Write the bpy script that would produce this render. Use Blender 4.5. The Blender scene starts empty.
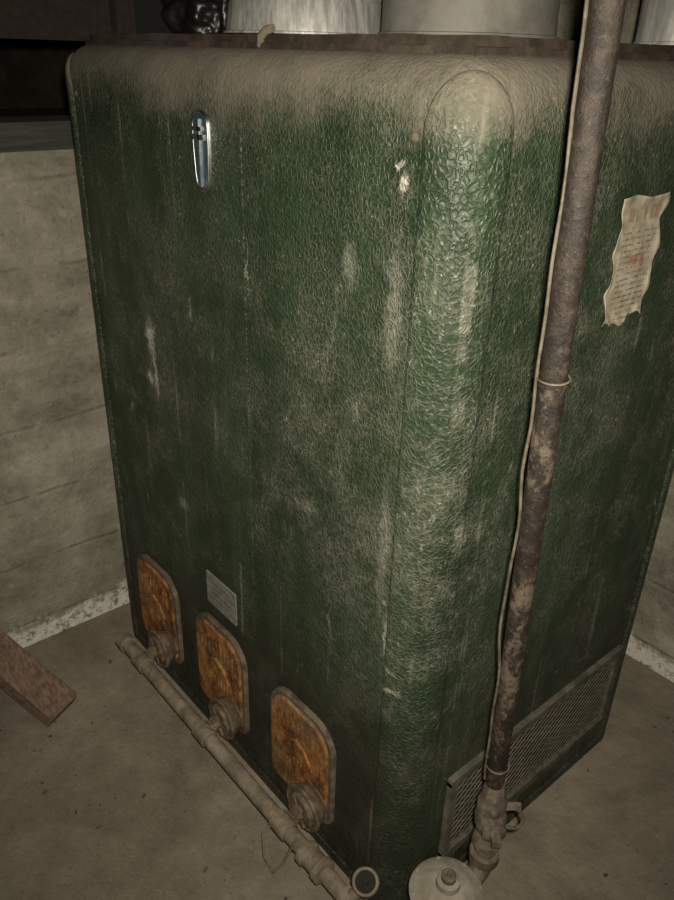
import bpy, bmesh, math, random
from mathutils import Vector, Matrix, noise as mnoise
random.seed(4)
scene=bpy.context.scene
scene.view_settings.view_transform='Standard'
# ------------------------------------------------------------------ helpers
def link(o,parent=None):
    scene.collection.objects.link(o)
    if parent: o.parent=parent
    return o
def empty(name,loc=(0,0,0)):
    e=bpy.data.objects.new(name,None); e.empty_display_size=.1; e.location=loc
    return link(e)
def mesh(name,vs,fs,mat,parent=None,smooth=True,loc=None):
    me=bpy.data.meshes.new(name); me.from_pydata([tuple(v) for v in vs],[],fs); me.update()
    bm=bmesh.new(); bm.from_mesh(me); bmesh.ops.recalc_face_normals(bm,faces=bm.faces); bm.to_mesh(me); bm.free()
    if smooth:
        for p in me.polygons: p.use_smooth=True
    o=bpy.data.objects.new(name,me); me.materials.append(mat)
    if loc: o.location=loc
    return link(o,parent)
def frame(d):
    d=Vector(d).normalized(); a=Vector((0,0,1)) if abs(d.z)<.9 else Vector((1,0,0))
    u=d.cross(a).normalized(); return u,d.cross(u).normalized(),d
class G:
    """geometry accumulator"""
    def __init__(s): s.v=[]; s.f=[]
    def lathe(s,p,d,prof,n=28,cap=True,crimp=None):
        """prof: list of (dist along d, radius)"""
        p=Vector(p); u,w,d=frame(d); b=len(s.v); m=len(prof)
        for (t,r) in prof:
            for k in range(n):
                a=2*math.pi*k/n
                rr=r*(1+(crimp[2]*(k%2) if crimp and crimp[0]<=t<=crimp[1] else 0))
                s.v.append(p+d*t+(u*math.cos(a)+w*math.sin(a))*rr)
        for i in range(m-1):
            for k in range(n):
                k2=(k+1)%n
                s.f.append((b+i*n+k,b+i*n+k2,b+(i+1)*n+k2,b+(i+1)*n+k))
        if cap:
            s.f.append(tuple(b+k for k in range(n))[::-1]); s.f.append(tuple(b+(m-1)*n+k for k in range(n)))
        return s
    def cyl(s,a,b_,r,n=24,bev=.0):
        a=Vector(a); b_=Vector(b_); L=(b_-a).length
        if bev: pr=[(0,r-bev),(bev,r),(L-bev,r),(L,r-bev)]
        else: pr=[(0,r),(L,r)]
        return s.lathe(a,b_-a,pr,n)
    def tube(s,pts,r,n=14):
        pts=[Vector(p) for p in pts]; b=len(s.v); prev=None
        for i,p in enumerate(pts):
            d=(pts[min(i+1,len(pts)-1)]-pts[max(i-1,0)]).normalized()
            if prev is None: u,w,_=frame(d)
            else:
                u=(prev-d*prev.dot(d)).normalized(); w=d.cross(u)
            prev=u
            for k in range(n):
                a=2*math.pi*k/n; s.v.append(p+(u*math.cos(a)+w*math.sin(a))*r)
        for i in range(len(pts)-1):
            for k in range(n):
                k2=(k+1)%n; s.f.append((b+i*n+k,b+i*n+k2,b+(i+1)*n+k2,b+(i+1)*n+k))
        s.f.append(tuple(b+k for k in range(n))[::-1]); s.f.append(tuple(b+(len(pts)-1)*n+k for k in range(n)))
        return s
    def torus(s,c,d,R,r,n=32,m=10,a0=0,a1=2*math.pi):
        u,w,d=frame(d); c=Vector(c)
        pts=[c+(u*math.cos(a0+(a1-a0)*k/n)+w*math.sin(a0+(a1-a0)*k/n))*R for k in range(n+1)]
        return s.tube(pts,r,m)
    def box(s,c,h,ax=None):
        c=Vector(c); ax=ax or (Vector((1,0,0)),Vector((0,1,0)),Vector((0,0,1))); b=len(s.v)
        for i in (-1,1):
            for j in (-1,1):
                for k in (-1,1): s.v.append(c+ax[0]*h[0]*i+ax[1]*h[1]*j+ax[2]*h[2]*k)
        for f in ((0,1,3,2),(4,6,7,5),(0,4,5,1),(2,3,7,6),(0,2,6,4),(1,5,7,3)): s.f.append(tuple(b+q for q in f))
        return s
    def prism(s,out,c,u,w,d,t,bev=0,inn=None):
        """extrude 2D outline (in u,w) by t along d, with bevelled front"""
        c=Vector(c); b=len(s.v); n=len(out)
        cx=sum(p[0] for p in out)/n; cy=sum(p[1] for p in out)/n
        rings=[(0,0),(t-bev,0),(t,bev)] if bev else [(0,0),(t,0)]
        for (h,ins) in rings:
            for (x,y) in out:
                dx,dy=x-cx,y-cy; L=math.hypot(dx,dy) or 1
                k=(L-ins)/L
                s.v.append(c+u*(cx+dx*k)+w*(cy+dy*k)+d*h)
        for i in range(len(rings)-1):
            for k in range(n):
                k2=(k+1)%n; s.f.append((b+i*n+k,b+i*n+k2,b+(i+1)*n+k2,b+(i+1)*n+k))
        s.f.append(tuple(b+k for k in range(n))[::-1]); s.f.append(tuple(b+(len(rings)-1)*n+k for k in range(n)))
        return s
    def obj(s,name,mat,parent=None,smooth=True,autos=True):
        o=mesh(name,s.v,s.f,mat,parent,smooth)
        if smooth and autos:
            me=o.data
            bm=bmesh.new(); bm.from_mesh(me)
            for e in bm.edges:
                if len(e.link_faces)==2 and e.calc_face_angle(0)>math.radians(38): e.smooth=False
            bm.to_mesh(me); bm.free()
        return o
# ------------------------------------------------------------------ node helpers
class M:
    def __init__(s,name,rough=.7,metal=0,spec=.5):
        s.m=bpy.data.materials.new(name); s.m.use_nodes=True; s.t=s.m.node_tree
        s.b=s.t.nodes['Principled BSDF']; s.b.inputs['Roughness'].default_value=rough
        s.b.inputs['Metallic'].default_value=metal; s.b.inputs['Specular IOR Level'].default_value=spec
        s.co=s.t.nodes.new('ShaderNodeTexCoord').outputs['Object']
    def set(s,sock,val):
        if hasattr(val,'is_output') : s.t.links.new(val,sock)
        elif isinstance(val,tuple) and len(val)==3 and sock.type=='RGBA': sock.default_value=(*val,1)
        else: sock.default_value=val
    def map(s,scale=(1,1,1),loc=(0,0,0),rot=(0,0,0),co=None):
        n=s.t.nodes.new('ShaderNodeMapping'); s.set(n.inputs[0],co or s.co)
        n.inputs['Location'].default_value=loc; n.inputs['Rotation'].default_value=rot; n.inputs['Scale'].default_value=scale
        return n.outputs[0]
    def noise(s,scale,detail=4,rough=.6,dist=0,co=None,col=False):
        n=s.t.nodes.new('ShaderNodeTexNoise'); s.set(n.inputs['Vector'],co or s.co)
        n.inputs['Scale'].default_value=scale; n.inputs['Detail'].default_value=detail
        n.inputs['Roughness'].default_value=rough; n.inputs['Distortion'].default_value=dist
        return n.outputs[1 if col else 0]
    def voro(s,scale,feature='F1',co=None,out=0,rand=1):
        n=s.t.nodes.new('ShaderNodeTexVoronoi'); n.feature=feature; s.set(n.inputs['Vector'],co or s.co)
        n.inputs['Scale'].default_value=scale; n.inputs['Randomness'].default_value=rand
        return n.outputs[out]
    def ramp(s,x,stops,smooth=False):
        n=s.t.nodes.new('ShaderNodeValToRGB'); s.set(n.inputs[0],x); cr=n.color_ramp
        if smooth: cr.interpolation='EASE'
        while len(cr.elements)<len(stops): cr.elements.new(.5)
        for e,(p,c) in zip(cr.elements,stops):
            e.position=p; e.color=(c,c,c,1) if not isinstance(c,tuple) else (*c,1)
        return n.outputs[0]
    def mix(s,f,a,b,mode='MIX'):
        n=s.t.nodes.new('ShaderNodeMix'); n.data_type='RGBA'; n.blend_type=mode
        s.set(n.inputs[0],f); s.set(n.inputs[6],a); s.set(n.inputs[7],b); return n.outputs[2]
    def math(s,op,a,b=0.,clamp=False):
        n=s.t.nodes.new('ShaderNodeMath'); n.operation=op; n.use_clamp=clamp
        s.set(n.inputs[0],a); s.set(n.inputs[1],b); return n.outputs[0]
    def vadd(s,a,b,sc=1.):
        n=s.t.nodes.new('ShaderNodeVectorMath'); n.operation='MULTIPLY_ADD'
        s.set(n.inputs[0],b); n.inputs[1].default_value=(sc,sc,sc); s.set(n.inputs[2],a); return n.outputs[0]
    def rng(s,x,a,b,c=0.,d=1.,sm=True):
        n=s.t.nodes.new('ShaderNodeMapRange'); n.interpolation_type='SMOOTHSTEP' if sm else 'LINEAR'
        s.set(n.inputs[0],x)
        for i,v in enumerate((a,b,c,d)): s.set(n.inputs[i+1],v)
        return n.outputs[0]
    def sep(s,co=None):
        n=s.t.nodes.new('ShaderNodeSeparateXYZ'); s.set(n.inputs[0],co or s.co); return n.outputs
    def blob(s,c,r,co,soft=.35):
        n=s.t.nodes.new('ShaderNodeVectorMath'); n.operation='SUBTRACT'; s.set(n.inputs[0],co); n.inputs[1].default_value=c
        k=s.t.nodes.new('ShaderNodeVectorMath'); k.operation='MULTIPLY'; s.set(k.inputs[0],n.outputs[0]); k.inputs[1].default_value=tuple(1/q for q in r)
        l=s.t.nodes.new('ShaderNodeVectorMath'); l.operation='LENGTH'; s.set(l.inputs[0],k.outputs[0])
        return s.rng(l.outputs['Value'],1.,1-soft,0,1)
    def bump(s,h,strength=.5,dist=.01,prev=None):
        n=s.t.nodes.new('ShaderNodeBump'); n.inputs['Strength'].default_value=strength; n.inputs['Distance'].default_value=dist
        s.set(n.inputs['Height'],h)
        if prev: s.set(n.inputs['Normal'],prev)
        s.set(s.b.inputs['Normal'],n.outputs[0]); return n.outputs[0]
    def color(s,c): s.set(s.b.inputs['Base Color'],c)
# ------------------------------------------------------------------ materials
DUST=(.15,.125,.09)
def mat_cabinet():
    m=M('wrinkle_green_enamel',.6,0,.4)
    x,y,z=m.sep()
    wco=m.vadd(m.co,m.noise(30,2,.6,col=True),.030)
    w2=m.map((1,1,.85),co=wco)
    f1=m.voro(132,'F1',w2)
    e=m.voro(132,'DISTANCE_TO_EDGE',w2)
    ridge=m.rng(e,0.02,.20,1,0)
    st2=m.noise(2.1,5,.6,.4,co=m.map((1,1,.7),(3,1,2)))
    st=m.noise(5,5,.65,.3,co=m.map((2.2,2.2,.42)))
    grn=m.ramp(st,[(.3,(.0072,.0160,.0066)),(.5,(.0122,.0275,.0110)),(.72,(.020,.043,.0185))])
    fine=m.noise(95,4,.75)
    mott=m.noise(9,6,.72)
    dm=m.math('MULTIPLY',m.rng(mott,.42,.68),m.rng(st2,.34,.62))
    dm=m.math('MAXIMUM',dm,m.math('MULTIPLY',m.rng(st,.48,.75),m.rng(st2,.40,.62)))
    dm=m.math('MULTIPLY',dm,m.rng(fine,.35,.62,.4,1))
    dustc=m.mix(fine,(.062,.059,.043),(.160,.152,.118))
    hz=m.math('MAXIMUM',m.blob((-.16,0,.85),(.32,.3,.48),m.co,.9),m.math('MULTIPLY',m.blob((-.72,0,.90),(.26,.3,.38),m.co,.9),.8))
    hz=m.math('MAXIMUM',hz,m.math('MULTIPLY',m.blob((0,.30,.9),(.3,.30,.5),m.co,.9),.5))
    amt=m.math('ADD',m.math('MULTIPLY',dm,.48),m.math('MULTIPLY',m.math('MULTIPLY',hz,m.rng(mott,.34,.62,.2,1)),m.rng(fine,.35,.65,.12,.40)))
    amt=m.math('ADD',amt,.03)
    amt=m.math('MULTIPLY',amt,m.rng(ridge,0,1,.62,1.35))
    c=m.mix(amt,grn,dustc)
    rm=m.math('MULTIPLY',ridge,m.rng(mott,.38,.62,.08,.34))
    c=m.mix(rm,c,(.080,.086,.060))
    sp=m.noise(150,2,.8); c=m.mix(m.math('MULTIPLY',m.rng(sp,.60,.70),m.rng(mott,.42,.62,.08,.8)),c,(.24,.235,.19))
    # scattered pale scuffs and streaks
    sc_=m.math('MULTIPLY',m.rng(m.noise(17,5,.75,.6,co=m.map((1,1,.5),(9,2,5))),.61,.71),m.rng(st2,.40,.58))
    c=m.mix(m.math('MULTIPLY',sc_,m.rng(fine,.4,.6,.2,.75)),c,(.26,.25,.205))
    # grimy lower skirt: dark
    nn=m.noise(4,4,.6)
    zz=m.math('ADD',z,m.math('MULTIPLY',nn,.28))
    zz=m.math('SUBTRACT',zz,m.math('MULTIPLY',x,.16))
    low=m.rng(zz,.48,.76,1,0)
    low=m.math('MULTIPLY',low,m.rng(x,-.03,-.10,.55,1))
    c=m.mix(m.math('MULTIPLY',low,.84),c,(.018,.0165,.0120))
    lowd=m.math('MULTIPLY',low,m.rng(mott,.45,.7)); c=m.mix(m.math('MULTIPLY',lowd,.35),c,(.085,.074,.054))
    dr=m.noise(34,2,.6,co=m.map((1,1,.03),(0,0,.3)))
    c=m.mix(m.math('MULTIPLY',m.rng(dr,.61,.69),m.rng(mott,.42,.6,0,.42)),c,(.22,.21,.17))
    corner=m.math('MULTIPLY',m.rng(x,-.075,-.060),m.rng(y,.075,.060))
    zt=m.math('ADD',z,m.math('MULTIPLY',m.math('SUBTRACT',m.noise(6,4,.6),.5),.19))
    zt=m.math('ADD',zt,m.math('MULTIPLY',m.math('SUBTRACT',fine,.5),.08))
    zt=m.math('SUBTRACT',zt,m.math('MULTIPLY',corner,.028))
    td=m.rng(zt,1.350,1.475)
    td=m.math('MULTIPLY',td,m.rng(mott,.25,.5,.75,1))
    c=m.mix(m.math('MULTIPLY',td,.97),c,m.mix(m.noise(16,6,.75),(.068,.056,.042),(.225,.20,.155)))
    wn=m.vadd(m.co,m.noise(28,4,.7,col=True),.05)
    off=.025
    marks=[((-.785,0,.95),(.026,.1,.055)),((-.775,0,.88),(.012,.1,.09)),((-.80,0,.86),(.018,.1,.02)),
           ((-.098,0,1.335),(.009,.1,.020)),((-.105,0,1.36),(.005,.1,.008)),
           ((-.19,0,1.22),(.022,.1,.045)),((-.075,0,.66),(.008,.1,.06)),((-.055,0,.56),(.03,.04,.008)),
           ((-.06,0,.60),(.02,.04,.006)),((-.16,0,1.02),(.012,.1,.03)),((-.43,0,1.17),(.003,.1,.05)),
           ((-.0,.06,.86),(.02,.02,.04)),((-.10,0,1.18),(.022,.1,.13)),((-.09,0,.82),(.018,.1,.16)),
           ((-.70,0,.60),(.03,.1,.03)),((-.27,0,.80),(.03,.1,.02)),((-.62,0,1.05),(.008,.1,.03))]
    wts=[1,.85,.9,1,1,.35,.6,.7,.6,.25,.7,.4,.28,.28,.35,.35,.35]
    tot=None
    for (cc,r),wt in zip(marks,wts):
        b=m.math('MULTIPLY',m.blob((cc[0]+off,cc[1]+off,cc[2]+off),r,wn,.9),wt)
        tot=b if tot is None else m.math('MAXIMUM',tot,b)
    tot=m.math('MULTIPLY',tot,m.rng(fine,.35,.6,.4,.95))
    c=m.mix(tot,c,(.40,.38,.32))
    m.color(c)
    dd=m.math('MAXIMUM',td,tot); dd=m.math('MAXIMUM',dd,amt)
    m.set(m.b.inputs['Roughness'],m.rng(dd,0,.6,.46,.9,False))
    hgt=m.math('MULTIPLY',ridge,m.rng(td,0,1,.085,.015))
    hgt=m.math('ADD',hgt,m.math('MULTIPLY',f1,.05))
    hgt=m.math('ADD',hgt,m.math('MULTIPLY',nn,.3))
    hgt=m.math('ADD',hgt,m.math('MULTIPLY',fine,.06))
    m.bump(hgt,.95,.01)
    return m.m
def mat_rust(name,c1,c2,c3,scale=30,dust=.3,rough=.85,dustc=DUST,lo=.45,hi=.7,bs=.6,metal=0):
    m=M(name,rough,metal,.3)
    n=m.noise(scale,8,.7,.4)
    c=m.ramp(n,[(.3,c1),(.5,c2),(.7,c3)])
    d=m.rng(m.noise(scale*.45,6,.7,co=m.map((1,1,1),(5,2,1))),lo,hi)
    c=m.mix(m.math('MULTIPLY',d,dust),c,dustc)
    m.color(c)
    a=m.bump(n,bs,.003); m.bump(m.noise(scale*5,3,.7),.4,.0012,a)
    return m.m
def mat_wall(name,axis):
    m=M(name,.95,0,.2)
    x,y,z=m.sep()
    band=m.noise(2.4,5,.6,.25,co=m.map((.5,.5,3.2)))
    pat=m.noise(5,9,.78,.2)
    c=m.ramp(m.math('ADD',m.math('MULTIPLY',band,.36),m.math('MULTIPLY',pat,.64)),[(.38,(.105,.094,.072)),(.46,(.180,.165,.130)),(.54,(.245,.228,.182)),(.66,(.36,.34,.285))])
    w=m.math('ADD',z,m.math('MULTIPLY',m.noise(1.6,4,.6),.05))
    fr=m.math('FRACT',m.math('MULTIPLY',w,1/.19))
    j=m.rng(m.math('ABSOLUTE',m.math('SUBTRACT',fr,.5)),.0,.04,1,0)
    j=m.math('MULTIPLY',j,m.rng(m.noise(5,4,.7,co=m.map((1,1,1),(1,7,3))),.40,.58))
    c=m.mix(m.math('MULTIPLY',j,.45),c,(.075,.066,.050))
    pits=m.rng(m.noise(55,4,.8),.56,.70); c=m.mix(m.math('MULTIPLY',pits,.55),c,(.075,.066,.050))
    lt=m.rng(m.noise(26,5,.8,co=m.map((1,1,1),(3,3,9))),.56,.70); c=m.mix(m.math('MULTIPLY',lt,.35),c,(.40,.38,.32))
    st=m.rng(m.noise(2.2,5,.6,.2,co=m.map((1,1,1),(7,1,4))),.5,.72); c=m.mix(m.math('MULTIPLY',st,.45),c,(.12,.104,.076))
    ze=m.math('ADD',z,m.math('MULTIPLY',m.math('SUBTRACT',m.noise(11,7,.75),.5),.18))
    ef=m.math('MULTIPLY',m.rng(ze,.085,.045),m.rng(m.noise(45,5,.75),.36,.52))
    c=m.mix(m.math('MULTIPLY',ef,.88),c,(.68,.66,.60))
    m.color(c)
    h=m.math('ADD',m.math('MULTIPLY',band,.6),m.math('MULTIPLY',j,-.25))
    a=m.bump(h,.6,.012); a=m.bump(pat,.8,.014,a); m.bump(m.noise(70,4,.8),.6,.004,a)
    return m.m
def mat_floor():
    m=M('dusty_concrete_floor',.95,0,.2)
    n=m.noise(2.6,8,.68,.4); n2=m.noise(11,7,.74)
    c=m.ramp(m.math('ADD',m.math('MULTIPLY',n,.6),m.math('MULTIPLY',n2,.4)),[(.36,(.120,.100,.074)),(.5,(.180,.154,.117)),(.64,(.255,.224,.176))])
    g=m.rng(m.noise(130,3,.8),.58,.70); c=m.mix(m.math('MULTIPLY',g,.45),c,(.34,.31,.25))
    g=m.rng(m.noise(80,3,.8,co=m.map((1,1,1),(4,4,4))),.58,.70); c=m.mix(m.math('MULTIPLY',g,.6),c,(.065,.053,.040))
    g=m.rng(m.noise(5,5,.7,.5,co=m.map((1,1,1),(2,8,4))),.58,.72); c=m.mix(m.math('MULTIPLY',g,.3),c,(.085,.070,.052))
    m.color(c)
    a=m.bump(n,.4,.02); a=m.bump(n2,.5,.008,a); m.bump(m.noise(160,3,.8),.5,.002,a)
    return m.m
def mat_simple(name,c1,c2,scale=20,rough=.6,metal=0,bs=.3,stretch=(1,1,1),dust=0,bd=.002):
    m=M(name,rough,metal,.5)
    n=m.noise(scale,6,.65,.2,co=m.map(stretch))
    c=m.mix(m.rng(n,.32,.68),c1,c2)
    if dust:
        dn=m.rng(m.noise(13,6,.7),.35,.65)
        c=m.mix(m.math('MULTIPLY',dn,dust),c,(.15,.135,.105))
        if metal: m.set(m.b.inputs['Metallic'],m.math('SUBTRACT',metal,m.math('MULTIPLY',dn,metal*dust)))
    m.color(c); m.bump(n,bs,bd); return m.m
cab=mat_cabinet()
floor_m=mat_floor()
wall_m=mat_wall('board_formed_concrete',0)
rim_m=mat_rust('rusty_rim_steel',(.012,.009,.007),(.027,.019,.014),(.055,.041,.030),22,.4,dustc=(.10,.083,.060))
def mat_pipe():
    m=M('rusty_steel_riser',.62,0,.4)
    n=m.noise(34,8,.75,.4)
    c=m.ramp(n,[(.34,(.005,.0042,.0035)),(.5,(.013,.009,.0065)),(.64,(.038,.026,.018))])
    d=m.rng(m.noise(20,7,.78,co=m.map((1,1,.7),(5,2,1))),.50,.60)
    z=m.sep()[2]
    d=m.math('MULTIPLY',d,m.rng(z,1.10,1.25,.95,.15))
    c=m.mix(m.math('MULTIPLY',d,.65),c,(.125,.098,.070))
    s=m.rng(m.noise(110,4,.75),.58,.7); c=m.mix(m.math('MULTIPLY',s,.4),c,(.085,.072,.055))
    m.color(c); a=m.bump(n,.8,.004); m.bump(m.noise(150,3,.7),.6,.002,a); return m.m
pipe_m=mat_pipe()
def mat_door():
    m=M('rusted_orange_door',.95,0,.15)
    n=m.noise(20,8,.8,.2,co=m.map((1,1,.8)))
    c=m.ramp(n,[(.36,(.035,.019,.010)),(.45,(.13,.058,.020)),(.55,(.28,.125,.038)),(.66,(.36,.20,.088)),(.78,(.31,.235,.15))])
    r=m.noise(60,5,.75,co=m.map((1,1,.3))); c=m.mix(m.rng(r,.53,.63,0,.85),c,(.045,.027,.015))
    d=m.rng(m.noise(7,5,.7,co=m.map((1,1,1),(2,5,2))),.46,.66); c=m.mix(m.math('MULTIPLY',d,.6),c,(.17,.130,.082))
    m.color(c); a=m.bump(n,.9,.005); m.bump(r,.6,.003,a); return m.m
door_m=mat_door()
doorrim_m=mat_rust('dusty_door_rim',(.03,.022,.014),(.075,.058,.040),(.15,.12,.085),40,.5)
brass_m=mat_rust('dusty_burner_iron',(.030,.021,.013),(.085,.060,.038),(.19,.145,.10),45,.5)
mani_m=mat_rust('dust_coated_gas_pipe',(.065,.052,.036),(.155,.128,.092),(.25,.215,.165),26,.4)
fit_m=mat_rust('grimy_iron_fittings',(.026,.020,.014),(.078,.062,.045),(.18,.15,.115),36,.4)
reg_m=mat_rust('dusty_grey_casting',(.12,.107,.082),(.20,.182,.145),(.29,.27,.225),25,.45,bs=.25)
galv=mat_simple('galvanised_duct_steel',(.20,.205,.205),(.46,.46,.445),30,.55,.4,.2,(3,3,.3),.5)
galv2=mat_simple('dusty_duct_steel',(.080,.080,.073),(.165,.163,.150),14,.75,.15,.15,(1,1,1),.5)
chrome=mat_simple('worn_chrome',(.40,.42,.42),(.62,.63,.63),60,.32,1,.1)
blue=mat_simple('emblem_blue_enamel',(.01,.035,.05),(.025,.075,.10),60,.4)
dark=mat_simple('knob_and_recess_shade_black',(.004,.0035,.003),(.010,.008,.006),20,.9)  # black of the valve knob, also the painted recess shade behind the grille
bag_m=mat_simple('black_plastic_film',(.004,.004,.004),(.009,.009,.009),30,.38)
mesh_m=mat_rust('dusty_expanded_steel',(.045,.040,.030),(.085,.075,.058),(.14,.122,.095),30,.4)
gframe_m=mat_rust('dusty_green_frame',(.025,.027,.019),(.058,.057,.042),(.12,.112,.085),28,.5)
wood_m=mat_simple('reddish_lumber',(.085,.052,.036),(.19,.125,.088),14,.85,0,.4,(1,8,8))
sill_m=mat_simple('old_sill_wood',(.020,.021,.017),(.044,.045,.036),12,.9,0,.5,(10,.6,10))
joist_m=mat_simple('dark_joist_wood',(.012,.008,.006),(.026,.017,.012),10,.9,0,.4,(1,8,8))
dirt_m=mat_simple('crawlspace_dirt',(.02,.015,.010),(.05,.036,.024),9,1,0,.6,bd=.02)
copper_m=mat_simple('tarnished_tube',(.04,.031,.021),(.12,.098,.070),40,.7,0)
plate_m=mat_simple('data_plate_metal',(.11,.11,.095),(.23,.225,.20),55,.65,.1,.2,dust=.3)
# ------------------------------------------------------------------ room
XL=-1.185; YB=1.03
def slab(name,lo,hi,mat,parent=None):
    g=G(); lo=Vector(lo); hi=Vector(hi); g.box((lo+hi)/2,(hi-lo)/2); return g.obj(name,mat,parent,False)
slab('floor',(-3.4,-2.4,-.12),(2.4,1.25,0),floor_m)
slab('wall_left',(XL-.2,-2.4,0),(XL,YB,1.268),wall_m)
slab('wall_back',(XL-.2,YB,0),(2.4,YB+.2,2.3),wall_m)
slab('wall_right',(2.2,-2.4,0),(2.4,YB,2.3),wall_m)
slab('wall_front',(XL-.2,-2.6,0),(2.4,-2.4,2.3),wall_m)
slab('trim_sill',(XL-.14,-2.4,1.268),(XL+.012,YB,1.325),sill_m)
slab('floor_crawlspace',(-3.4,-2.4,1.05),(XL-.21,YB+.2,1.20),dirt_m)
slab('wall_crawlspace',(-3.5,-2.4,0),(-3.405,YB+.2,2.3),dirt_m)
slab('ceiling',(-3.5,-2.6,2.3),(2.4,YB+.2,2.34),joist_m)
jg=G()
for k in range(8):
    yy=-2.2+.4*k; jg.box((-.5,yy,2.22),(2.7,.02,.08))
jg.obj('trim_joists',joist_m,None,False)
slab('trim_stud',(XL-.13,.20,1.325),(XL-.03,.245,2.14),joist_m)
slab('trim_blocking',(XL-.10,-2.3,1.48),(XL-.06,.20,1.60),joist_m)
# ------------------------------------------------------------------ furnace
furn=empty('gravity_furnace')
W,D,H,r,R=1.092,.762,1.475,.067,.058
z0=H-R
corners=[(-r,r,-90),(-r,D-r,0),(-W+r,D-r,90),(-W+r,r,180)]
def foot(inset,nc=12,ns=14):
    pts=[]
    for i,(cx,cy,a0) in enumerate(corners):
        rr=r-inset
        for k in range(nc+1):
            a=math.radians(a0+90*k/nc); pts.append((cx+rr*math.cos(a),cy+rr*math.sin(a)))
        nx=corners[(i+1)%4]; a=math.radians(nx[2]); p=pts[-1]; q=(nx[0]+rr*math.cos(a),nx[1]+rr*math.sin(a))
        for k in range(1,ns): pts.append((p[0]+(q[0]-p[0])*k/ns,p[1]+(q[1]-p[1])*k/ns))
    return pts
rows=[(0,0)]+[(z0*k/12,0) for k in range(1,13)]+[(z0+R*math.sin(t),R*(1-math.cos(t))) for t in [math.pi/2*k/10 for k in range(1,11)]]
vs=[];fs=[]
for (z,ins) in rows:
    for (x,y) in foot(ins): vs.append((x,y,z))
n=len(foot(0))
for i in range(len(rows)-1):
    for k in range(n):
        k2=(k+1)%n; fs.append((i*n+k,i*n+k2,(i+1)*n+k2,(i+1)*n+k))
fs.append(tuple((len(rows)-1)*n+k for k in range(n)))
mesh('cabinet_shell',vs,fs,cab,furn)
def post(ci,name):
    cx,cy,a0=corners[ci]; vs=[];fs=[]; nu=30; nv=44; lap=.004
    half=r*math.pi/4+lap
    for j in range(nv+1):
        for i in range(nu+1):
            w=-1+2*i/nu; s=w*half
            tt=z0-.045+.092*(max(0,1-abs(w)**2.3))**.5
            v=j/nv; v=1-(1-v)**1.6; t=.0+tt*v
            ed=min((1-abs(w))*half, (tt-t)*.8+.0)
            off=.0060*min(1,max(0,ed)/.006)**.6-.0006
            if t<=z0: z=t; ins=0; nz=0; nh=1
            else:
                th=(t-z0)/R; z=z0+R*math.sin(th); ins=R*(1-math.cos(th)); nz=math.sin(th); nh=math.cos(th)
            rr=r-ins
            ang=math.radians(a0+45)
            lim=r*math.pi/4
            if abs(s)<=lim:
                a=ang+s/r; bx=cx+rr*math.cos(a); by=cy+rr*math.sin(a)
            else:
                sg=1 if s>0 else -1; a=ang+sg*math.pi/4; ex=abs(s)-lim
                bx=cx+rr*math.cos(a)-sg*math.sin(a)*ex; by=cy+rr*math.sin(a)+sg*math.cos(a)*ex
            vs.append((bx+math.cos(a)*nh*off,by+math.sin(a)*nh*off,z+nz*off))
    for j in range(nv):
        for i in range(nu):
            a=j*(nu+1)+i; fs.append((a,a+1,a+nu+2,a+nu+1))
    mesh(name,vs,fs,cab,furn)
for i,nm in enumerate(['corner_post_front_right','corner_post_back_right','corner_post_back_left','corner_post_front_left']): post(i,nm)
g=G(); g.box((-.44,-.0004,.86),(.0025,.0012,.50)); g.obj('front_panel_seam',cab,furn,False)
g=G()
for (x,z) in [(-.083,1.388),(-.083,.72),(-W+.083,1.388)]:
    g.lathe((x,.001,z),(0,-1,0),[(0,.0060),(.002,.0057),(.0035,.004),(.0042,.001)],14)
g.obj('panel_rivets',fit_m,furn)
def rag(inset,zlo,zhi,name,amp):
    vs=[];fs=[]; base=[]
    c=[(-inset,inset),(-inset,D-inset),(-W+inset,D-inset),(-W+inset,inset)]
    for i in range(4):
        p=c[i];q=c[(i+1)%4]
        for k in range(60): base.append((p[0]+(q[0]-p[0])*k/60,p[1]+(q[1]-p[1])*k/60))
    n=len(base)
    jz=[random.uniform(-1,1) for _ in range(n)]; jo=[random.uniform(-1,1) for _ in range(n)]
    jz=[(jz[i]+jz[i-1]+jz[i-2])/3 for i in range(n)]; jo=[(jo[i]+jo[i-1]+jo[i-2])/3 for i in range(n)]
    mx,my=-W/2,D/2
    for (z,sc,am) in [(zlo,1,1),(zhi,1.0,1),(zhi,.985,.3)]:
        for i,(x,y) in enumerate(base):
            vs.append((mx+(x-mx)*sc+jo[i]*amp*.5,my+(y-my)*sc+jo[i]*amp*.5,z+jz[i]*amp*am))
    for ri in range(2):
        for k in range(n):
            k2=(k+1)%n; fs.append((ri*n+k,ri*n+k2,(ri+1)*n+k2,(ri+1)*n+k))
    fs.append(tuple(range(n))[::-1]); fs.append(tuple(2*n+k for k in range(n)))
    return mesh(name,vs,fs,rim_m,furn,False)
rag(.046,H-.004,H+.007,'top_flange_lower',.0020)
rag(.056,H+.004,H+.018,'top_flange_upper',.0018)
g=G(); g.tube([(-.455,.05,1.478),(-.448,.046,1.490),(-.436,.047,1.497),(-.425,.05,1.500)],.006,10); g.obj('rim_debris',mani_m,furn)
def rrect(w,h,rt,rb,n=8):
    out=[]
    for (cx,cy,rr,a0) in [(w/2-rt,h/2-rt,rt,0),(-w/2+rt,h/2-rt,rt,90),(-w/2+rb,-h/2+rb,rb,180),(w/2-rb,-h/2+rb,rb,270)]:
        for k in range(n+1):
            a=math.radians(a0+90*k/n); out.append((cx+rr*math.cos(a),cy+rr*math.sin(a)))
    return out
X=Vector((1,0,0));Y=Vector((0,1,0));Z=Vector((0,0,1))
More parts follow.
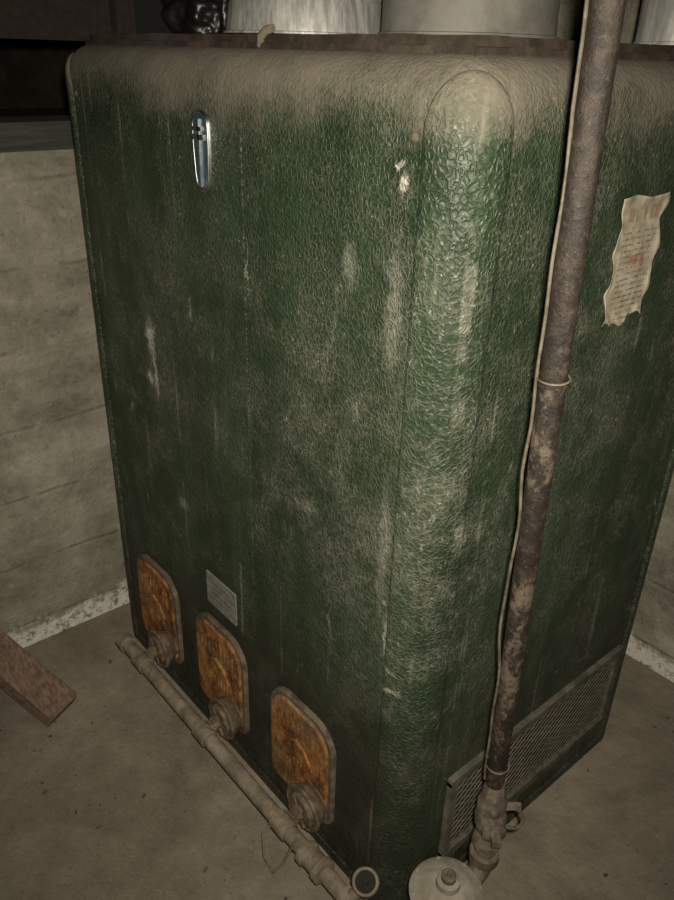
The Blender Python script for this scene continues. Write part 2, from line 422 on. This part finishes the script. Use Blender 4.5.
for i,dx in enumerate((-.857,-.570,-.276)):
    zc=.222
    g=G(); g.prism(rrect(.200,.262,.062,.03),(dx,-.0005,zc),X,Z,-Y,.010,.003); g.obj(f'burner_door_rim_{i+1}',doorrim_m,furn)
    g=G(); g.prism(rrect(.178,.238,.053,.024),(dx,-.0100,zc),X,Z,-Y,.006,.003)
    # cast relief: peaked arch with upright bars either side
    g.tube([(dx-.045,-.016,zc-.005),(dx-.028,-.018,zc+.028),(dx,-.019,zc+.042),(dx+.028,-.018,zc+.028),(dx+.045,-.016,zc-.005)],.0042,8)
    for k in range(9):
        hh=.013+.006*((k*7)%3)
        g.prism(rrect(.0055,2*hh,.0024,.0024,3),(dx-.062+.0155*k,-.0155,zc+.068-.0006*(k-4)**2),X,Z,-Y,.0026)
    for k in range(7):
        g.prism(rrect(.0045,.022,.002,.002,3),(dx-.036+.012*k,-.0155,zc-.028),X,Z,-Y,.0022)
    g.obj(f'burner_door_{i+1}',door_m,furn)
    bx=dx+.058; bz=.148
    g=G()
    g.lathe((bx,0,bz),(0,-1,0),[(0,.034),(.018,.034),(.022,.040),(.036,.046),(.046,.050),(.050,.048),(.050,.040),(.042,.036)],36)
    g.lathe((bx,-.040,bz),(0,-1,0),[(0,.037),(.014,.037),(.017,.034),(.017,.016),(.026,.015),(.034,.012)],32)
    for k in range(4):
        a=k*math.pi/2+.5; g.box((bx+.026*math.cos(a),-.058,bz+.026*math.sin(a)),(.009,.0022,.0035),(Vector((math.cos(a),0,math.sin(a))),Y,Vector((-math.sin(a),0,math.cos(a)))))
    g.torus((bx,-.047,bz),(0,1,0),.047,.0045)
    g.cyl((bx,-.050,bz),(bx,-.086,bz-.012),.010)
    g.lathe((bx,-.068,bz-.006),(0,-1,0),[(0,.015),(.012,.015)],6)
    g.obj(f'burner_air_shutter_{i+1}',brass_m,furn)
# manifold
my,mz=-.092,.132
g=G()
g.cyl((-.890,my,mz),(-.115,my,mz),.0165,28)
g.lathe((-.905,my,mz),(1,0,0),[(0,.016),(.004,.021),(.030,.021),(.032,.0165)],20)
for x in (-.799,-.512,-.222):
    g.lathe((x-.022,my,mz),(1,0,0),[(0,.018),(.002,.0205),(.042,.0205),(.044,.018)],24)
    g.lathe((x,my,mz),(0,1,0),[(0,.018),(.020,.018),(.024,.014)],20)
g.lathe((-.155,my,mz),(1,0,0),[(0,.019),(.003,.025),(.014,.025),(.016,.021),(.044,.021),(.047,.025),(.060,.025),(.062,.018)],26)
g.cyl((-.095,my,mz),(-.01,my,mz),.0155,24)
g.lathe((-.04,my,mz),(1,0,0),[(0,.023),(.02,.023)],6)
g.tube([(-.245,my-.012,mz-.010),(-.25,my-.03,mz-.03),(-.235,my-.038,mz-.075),(-.205,my-.038,mz-.09),(-.185,my-.03,mz-.05),(-.18,my-.012,mz-.012)],.0024,8)
g.obj('burner_manifold_pipe',mani_m,furn)
# small dial-topped pilot valve on its own nipple
g=G(); vc=Vector((-.016,my+.030,mz+.034)); vd=Vector((.30,-.40,.9)).normalized()
g.cyl((-.030,my,mz),vc+vd*.02,.011); g.lathe(vc+vd*.018,vd,[(0,.016),(.002,.023),(.014,.0245),(.018,.0225),(.018,.0185),(.014,.0175)],30)
g.obj('pilot_valve_body',mani_m,furn)
g=G(); g.lathe(vc+vd*.031,vd,[(0,.0180),(.002,.0175),(.003,.006),(.008,.005)],26); g.obj('pilot_valve_knob',dark,furn)
# data plate
g=G(); g.prism(rrect(.115,.083,.004,.004,3),(-.562,0,.432),X,Z,-Y,.0022,.0008); g.obj('data_plate',plate_m,furn)
g=G()
for sx in(-1,1):
    for sz in(-1,1): g.lathe((-.562+sx*.05,-.002,.432+sz*.034),(0,-1,0),[(0,.003),(.0015,.002)],10)
for k in range(4): g.box((-.562,-.0023,.455-.014*k),(.035-.004*(k%2),.0003,.0014))
g.obj('data_plate_details',fit_m,furn,False)
# emblem
def emb(w,h):
    pts=[]
    for t in range(13):
        a=math.pi*t/12; pts.append((w/2*math.cos(a),h/2-w*.45+w*.45*math.sin(a)))
    pts+=[(-w/2,h*.05),(-w*.42,-h*.30)]
    for t in range(9):
        a=math.pi+math.pi*t/8; pts.append((w*.36*math.cos(a),-h/2+w*.3+w*.3*math.sin(a)))
    pts+=[(w*.42,-h*.30),(w/2,h*.05)]
    return pts
ec=Vector((-.543,-.0005,1.327))
g=G(); g.prism(emb(.047,.122),ec,X,Z,-Y,.005,.002)
g.tube([ec+Vector((x*1.0,-.0055,z)) for x,z in emb(.043,.117)]+[ec+Vector((emb(.043,.117)[0][0],-.0055,emb(.043,.117)[0][1]))],.0022,8)
g.box(ec+Vector((0,-.008,-.002)),(.0022,.002,.05))
g.box(ec+Vector((-.002,-.008,.022)),(.016,.002,.0040)); g.box(ec+Vector((-.004,-.008,.034)),(.013,.002,.0030))
g.obj('emblem_frame',chrome,furn)
g=G(); g.prism(emb(.038,.110),ec+Vector((0,-.005,0)),X,Z,-Y,.0018); g.obj('emblem_field',blue,furn,False)
# return-air grille on the side
gy0,gy1,gz0,gz1=.122,.668,.103,.308
g=G(); g.box((.001,(gy0+gy1)/2,(gz0+gz1)/2),(.001,(gy1-gy0)/2,(gz1-gz0)/2)); g.obj('grille_shade_backing',dark,furn,False)  # flat black plate painting the recess shade; the cabinet is not cut here
g=G(); fw=.009
g.box((.006,(gy0+gy1)/2,gz1),(.006,(gy1-gy0)/2+fw,fw)); g.box((.006,(gy0+gy1)/2,gz0),(.006,(gy1-gy0)/2+fw,fw))
g.box((.0055,gy0,(gz0+gz1)/2),(.0055,fw,(gz1-gz0)/2)); g.box((.0055,gy1,(gz0+gz1)/2),(.0055,fw,(gz1-gz0)/2))
g.obj('grille_frame',gframe_m,furn,False)
g=G(); ax=Vector((1,0,0)); sl=.62
px=.0270
def strip(y0,s):
    pts=[]
    za,zb=gz0,gz1
    def yy(z): return y0+s*(z-gz0)/sl
    lo,hi=za,zb
    for lim,sg in ((gy0,1),(gy1,-1)):
        zl=gz0+(lim-y0)*sl/s
        ya,yb=yy(lo),yy(hi)
        if sg==1:
            if ya<lim and yb<lim: return
            if ya<lim: lo=max(lo,zl)
            if yb<lim: hi=min(hi,zl)
        else:
            if ya>lim and yb>lim: return
            if ya>lim: lo=max(lo,zl)
            if yb>lim: hi=min(hi,zl)
    if hi-lo<.003: return
    a=Vector((.0065,yy(lo),lo)); b=Vector((.0065,yy(hi),hi)); d=(b-a); L=d.length; d.normalize(); w=d.cross(ax)
    g.box((a+b)/2+ax*(.0005*s),(L/2,.00130,.0007),(d,w,ax))
y=gy0-.45
while y<gy1+.45:
    strip(y,1); strip(y,-1); y+=px
g.obj('grille_mesh',mesh_m,furn,False)
g=G(); g.box((.0015,D/2,.012),(.0025,D/2-.07,.012)); g.box((-W/2,-.0015,.012),(W/2-.07,.0025,.012)); g.obj('base_lip',cab,furn,False)
def mat_paper():
    m=M('aged_paper_label',.9,0,.2)
    x,y,z=m.sep()
    n=m.noise(35,6,.7)
    c=m.mix(m.rng(n,.35,.65),(.22,.190,.138),(.37,.335,.265))
    rows_=m.math('FRACT',m.math('MULTIPLY',z,1/.0085))
    ln=m.rng(m.math('ABSOLUTE',m.math('SUBTRACT',rows_,.5)),.10,.20,1,0)
    tx=m.rng(m.noise(260,2,.5,co=m.map((1,1,.25))),.47,.53)
    t=m.math('MULTIPLY',ln,tx)
    t=m.math('MULTIPLY',t,m.math('MULTIPLY',m.rng(y,.348,.352),m.rng(y,.440,.436)))
    body=m.rng(z,1.262,1.258)
    t1=m.math('MULTIPLY',t,body)
    c=m.mix(m.math('MULTIPLY',t1,.7),c,(.06,.04,.03))
    head=m.math('MULTIPLY',m.rng(z,1.268,1.270),m.rng(z,1.290,1.288))
    hx=m.rng(m.noise(120,1,.5,co=m.map((1,1,.1))),.45,.5)
    c=m.mix(m.math('MULTIPLY',m.math('MULTIPLY',head,hx),m.math('MULTIPLY',m.math('MULTIPLY',m.rng(y,.352,.356),m.rng(y,.438,.434)),.5)),c,(.18,.055,.035))
    mid=m.math('MULTIPLY',m.rng(z,1.205,1.207),m.rng(z,1.222,1.220)); mid=m.math('MULTIPLY',mid,m.math('MULTIPLY',m.rng(y,.375,.38),m.rng(y,.42,.415)))
    c=m.mix(m.math('MULTIPLY',m.math('MULTIPLY',mid,hx),.6),c,(.24,.05,.03))
    stn=m.rng(m.noise(16,5,.7,co=m.map((1,1,1),(4,1,8))),.5,.68); c=m.mix(m.math('MULTIPLY',stn,.45),c,(.15,.115,.07))
    m.color(c); m.bump(n,.4,.002); return m.m
paper=mat_paper()
ny,nz=26,40; vs=[];fs=[]
for j in range(nz+1):
    t=j/nz; z=1.118+.186*t
    l=.331+.003*math.sin(t*17)+.0015*math.sin(t*41); rr_=.448+.003*math.sin(t*13+1)+.0015*math.sin(t*37)-(.012*max(0,.28-t)/.28)
    for i in range(ny+1):
        s=i/ny; zz=z+(.005*math.sin(s*9+1)+.003*math.sin(s*23)+.008*s)*(1-t)**3+.003*math.sin(s*7)*t**4
        yv=l+(rr_-l)*s
        edge=min(s,1-s,t,1-t)
        off=.0012+.0010*(1+math.sin(t*23+s*4))*.5+ (.005*max(0,.08-edge)/.08)*(.5+.5*math.sin(t*19+s*15))
        vs.append((off,yv,zz))
for j in range(nz):
    for i in range(ny):
        a=j*(ny+1)+i; fs.append((a,a+1,a+ny+2,a+ny+1))
o=mesh('torn_paper_label',vs,fs,paper,furn)
so=o.modifiers.new('thick','SOLIDIFY'); so.thickness=.0005
# ------------------------------------------------------------------ ducts
def duct(name,cx,cy,rad,mat,ribs,crimp=False):
    g=G(); zb=H+.021; d=Vector((0,0,1))
    if crimp: prof=[(0,rad*1.10),(.003,rad*1.10),(.004,rad*1.06),(.010,rad*1.055),(.045,rad*1.01),(.050,rad),(.054,rad*1.02),(.060,rad*1.02),(.064,rad)]; t=.11
    else: prof=[(0,rad*1.04),(.004,rad*1.04),(.005,rad*1.01),(.030,rad)]; t=.09
    while t<.60: prof+=[(t,rad),(t+.003,rad*1.012),(t+.009,rad*1.012),(t+.012,rad)]; t+=ribs
    prof.append((.64,rad))
    g.lathe((cx,cy,zb),d,prof,120,True,(.004,.046,.014) if crimp else None)
    a=math.radians(-60); g.box((cx+rad*math.cos(a)*1.0,cy+rad*math.sin(a),zb+.35),(.004,.006,.28),(Vector((math.cos(a),math.sin(a),0)),Vector((-math.sin(a),math.cos(a),0)),Z))
    return g.obj(name,mat)
duct('galvanized_duct',-.60,.25,.130,galv,.11,True)
duct('galvanized_duct.001',-.288,.307,.128,galv2,.2)
duct('galvanized_duct.002',-.135,.655,.072,galv,.2)
# crumpled black plastic bag on top of the cabinet
bm=bmesh.new(); bmesh.ops.create_icosphere(bm,subdivisions=5,radius=1)
for v in bm.verts:
    p=v.co.copy(); k=1+.30*mnoise.noise(p*1.7)
    k+=.30*abs(mnoise.noise(p*2.6+Vector((3,1,2))))-.10+.12*abs(mnoise.noise(p*6))
    q=Vector((p.x*.085*k,p.y*.070*k,p.z*.085*k))
    q.z=max(q.z,-.035); v.co=q
mnz=min(v.co.z for v in bm.verts)
me=bpy.data.meshes.new('black_plastic_bag'); bm.to_mesh(me); bm.free(); me.materials.append(bag_m)
for p in me.polygons: p.use_smooth=True
o=bpy.data.objects.new('black_plastic_bag',me); o.location=(-.878,.225,H+.0205-mnz); link(o)
# ------------------------------------------------------------------ gas supply line
sup=empty('gas_supply_pipe')
pb=Vector((.12,.072,.455)); pt=Vector((.154,-.026,1.56)); pd=(pt-pb).normalized()
top=pb+pd*((2.14-pb.z)/pd.z)
g=G(); g.cyl(pb,top,.0150,28)
cpl=pb+pd*((1.160-pb.z)/pd.z)
g.lathe(cpl-pd*.004,pd,[(0,.0152),(.001,.0175),(.006,.0175),(.007,.0152)],24)
g.obj('riser_pipe',pipe_m,sup)
side=Vector((-.72,-.69,0)).normalized()
g=G(); pts=[]
for k in range(60):
    t=k/59; zz=.46+(2.1-.46)*t
    p=pb+pd*((zz-pb.z)/pd.z); wob=.002*math.sin(t*31)+.0015*math.sin(t*77)
    bulge=.006*math.exp(-((zz-.80)/.07)**2)+.004*math.exp(-((zz-1.05)/.05)**2)
    pts.append(p+side*(.0168+wob*.5+bulge))
g.tube(pts,.0019,8)
for zz in (1.164,.50):
    p=pb+pd*((zz-pb.z)/pd.z); g.torus(p,pd,.0178,.0012,28,6)
g.obj('pilot_tubing',copper_m,sup)
g=G()
g.lathe((.12,.078,.300),(0,0,1),[(0,.021),(.004,.025),(.022,.025),(.028,.020),(.045,.017)],8)
g.lathe((.12,.077,.335),(0,0,1),[(0,.017),(.01,.022),(.024,.026),(.040,.026),(.052,.022),(.060,.018)],26)
g.lathe((.12,.075,.390),(0,0,1),[(0,.019),(.003,.024),(.024,.024),(.028,.021),(.045,.019),(.070,.016)],8)
pl=Vector((.75,-.6,.0)).normalized()
g.lathe(Vector((.12,.077,.366))-pl*.036,pl,[(0,.011),(.004,.013),(.02,.015),(.052,.017),(.060,.020),(.066,.020),(.070,.012)],22)
g.box(Vector((.12,.077,.366))+pl*.040,(.010,.007,.007),(pl,Vector((-pl.y,pl.x,0)),Z))
g.obj('gas_cock_body',fit_m,sup)
g=G()
lr=Vector((.66,.75,0))
g.torus(Vector((.12,.077,.366))+lr*.036,(0.5,-.6,.35),.017,.0030,28,8)
g.box(Vector((.12,.077,.395))+lr*.030,(.016,.004,.005),(lr,Vector((-lr.y,lr.x,0)),Z))
g.obj('gas_cock_lever',fit_m,sup)
g=G()
arc=[(.12,.078,.30),(.12,.078,.275)]
for k in range(7):
    a=math.pi/2*k/6; arc.append((.12,.078-.03+.03*math.cos(a),.262-.03*math.sin(a)))
arc+=[(.12,.020,.232)]
g.tube(arc,.0185,20)
g.lathe((.12,.078,.262),(0,0,1),[(0,.019),(.002,.0255),(.020,.0255),(.022,.019)],24)
g.lathe((.12,.048,.232),(0,-1,0),[(0,.019),(.002,.0255),(.018,.0255),(.020,.019)],24)
g.obj('pipe_elbow',fit_m,sup)
rc=Vector((.122,-.017,.240))
g=G()
g.lathe(rc-Z*.035,Z,[(0,.020),(.006,.030),(.020,.038),(.034,.040),(.044,.034),(.048,.050),(.052,.060),(.056,.0615),(.061,.0615),(.064,.058),(.068,.050),(.076,.036),(.080,.024),(.081,.020),(.092,.019),(.094,.016),(.0945,.010)],48)
for k in range(8):
    a=2*math.pi*k/8+.2; g.lathe(rc+Vector((.054*math.cos(a),.054*math.sin(a),.026)),Z,[(0,.0055),(.004,.0055),(.005,.004)],6)
g.obj('regulator_body',reg_m,sup)
g=G(); g.lathe(rc+Z*.058,Z,[(0,.012),(.010,.012),(.013,.009),(.013,.004),(.017,.004)],20)
g.obj('regulator_vent_cap',fit_m,sup)
g=G(); g.tube([rc+Vector((0,0,-.03)),rc+Vector((0,-.005,-.06)),Vector((.115,my+.03,mz+.01)),Vector((.115,my,mz))],.016,16)
g.lathe((.118,my,mz),(-1,0,0),[(0,.022),(.03,.022)],22)
g.cyl((.118,my,mz),(-.005,my,mz),.0155,22)
g.cyl((.118,-.06,0),(.118,-.06,.21),.010,14)
g.obj('regulator_outlet',mani_m,sup)
# ------------------------------------------------------------------ lumber offcut leaning at lower left
a=Vector((-.890,-.280,0)); b=Vector((-1.030,-.350,.092)); d=(b-a).normalized()
u=Vector((0,0,1)); sidev=d.cross(u).normalized(); upv=sidev.cross(d).normalized()
L=.30
g=G(); hw,ht=.046,.022
c=a+d*(L/2)+upv*ht
g.box(c,(L/2,hw,ht),(d,sidev,upv))
o=g.obj('lumber_offcut',wood_m,None,False)
mn=min(v.co.z for v in o.data.vertices)
for v in o.data.vertices: v.co.z-=mn-.0005
bv=o.modifiers.new('b','BEVEL'); bv.width=.003; bv.segments=2
g=G()
for _ in range(260):
    x=random.uniform(-1.15,.7); y=random.uniform(-.8,.98)
    if -W-.02<x<.02 and -.02<y<D+.02: continue
    s=random.uniform(.0012,.004); a=random.uniform(0,3)
    ax_=(Vector((math.cos(a),math.sin(a),0)),Vector((-math.sin(a),math.cos(a),0)),Z)
    g.box((x,y,s*.4),(s*random.uniform(.6,1.8),s*.7,s*.5),ax_)
g.obj('floor_debris',fit_m,None,False)
# ------------------------------------------------------------------ camera
cx,cy,yaw,pit,rol,f=0.5736,-0.6763,2.4245,0.4786,0.0304,763.2
h=Vector((math.cos(yaw),math.sin(yaw),0)); rv=Vector((h.y,-h.x,0))
F=h*math.cos(pit)-Z*math.sin(pit); U=h*math.sin(pit)+Z*math.cos(pit)
Rr=rv*math.cos(rol)+U*math.sin(rol); U2=U*math.cos(rol)-rv*math.sin(rol)
cd=bpy.data.cameras.new('camera'); co=bpy.data.objects.new('camera',cd); link(co)
Mx=Matrix((Rr,U2,-F)).transposed().to_4x4(); Mx.translation=Vector((cx,cy,1.47)); co.matrix_world=Mx
cd.sensor_fit='VERTICAL'; cd.sensor_height=24; cd.lens=24*f/900; cd.clip_start=.02
scene.camera=co
# ------------------------------------------------------------------ light: phone flash
ld=bpy.data.lights.new('phone_flash','SPOT'); ld.energy=130; ld.color=(1,.92,.76); ld.spot_size=math.radians(104); ld.spot_blend=1; ld.shadow_soft_size=.012
lo=bpy.data.objects.new('phone_flash',ld); link(lo)
Ml=Mx.copy(); Ml.translation=Vector((cx,cy,1.47))+Rr*.02+U2*.03-F*.02; lo.matrix_world=Ml
w=bpy.data.worlds.new('w'); scene.world=w; w.use_nodes=True; w.node_tree.nodes['Background'].inputs[0].default_value=(1,.88,.7,1); w.node_tree.nodes['Background'].inputs[1].default_value=.01
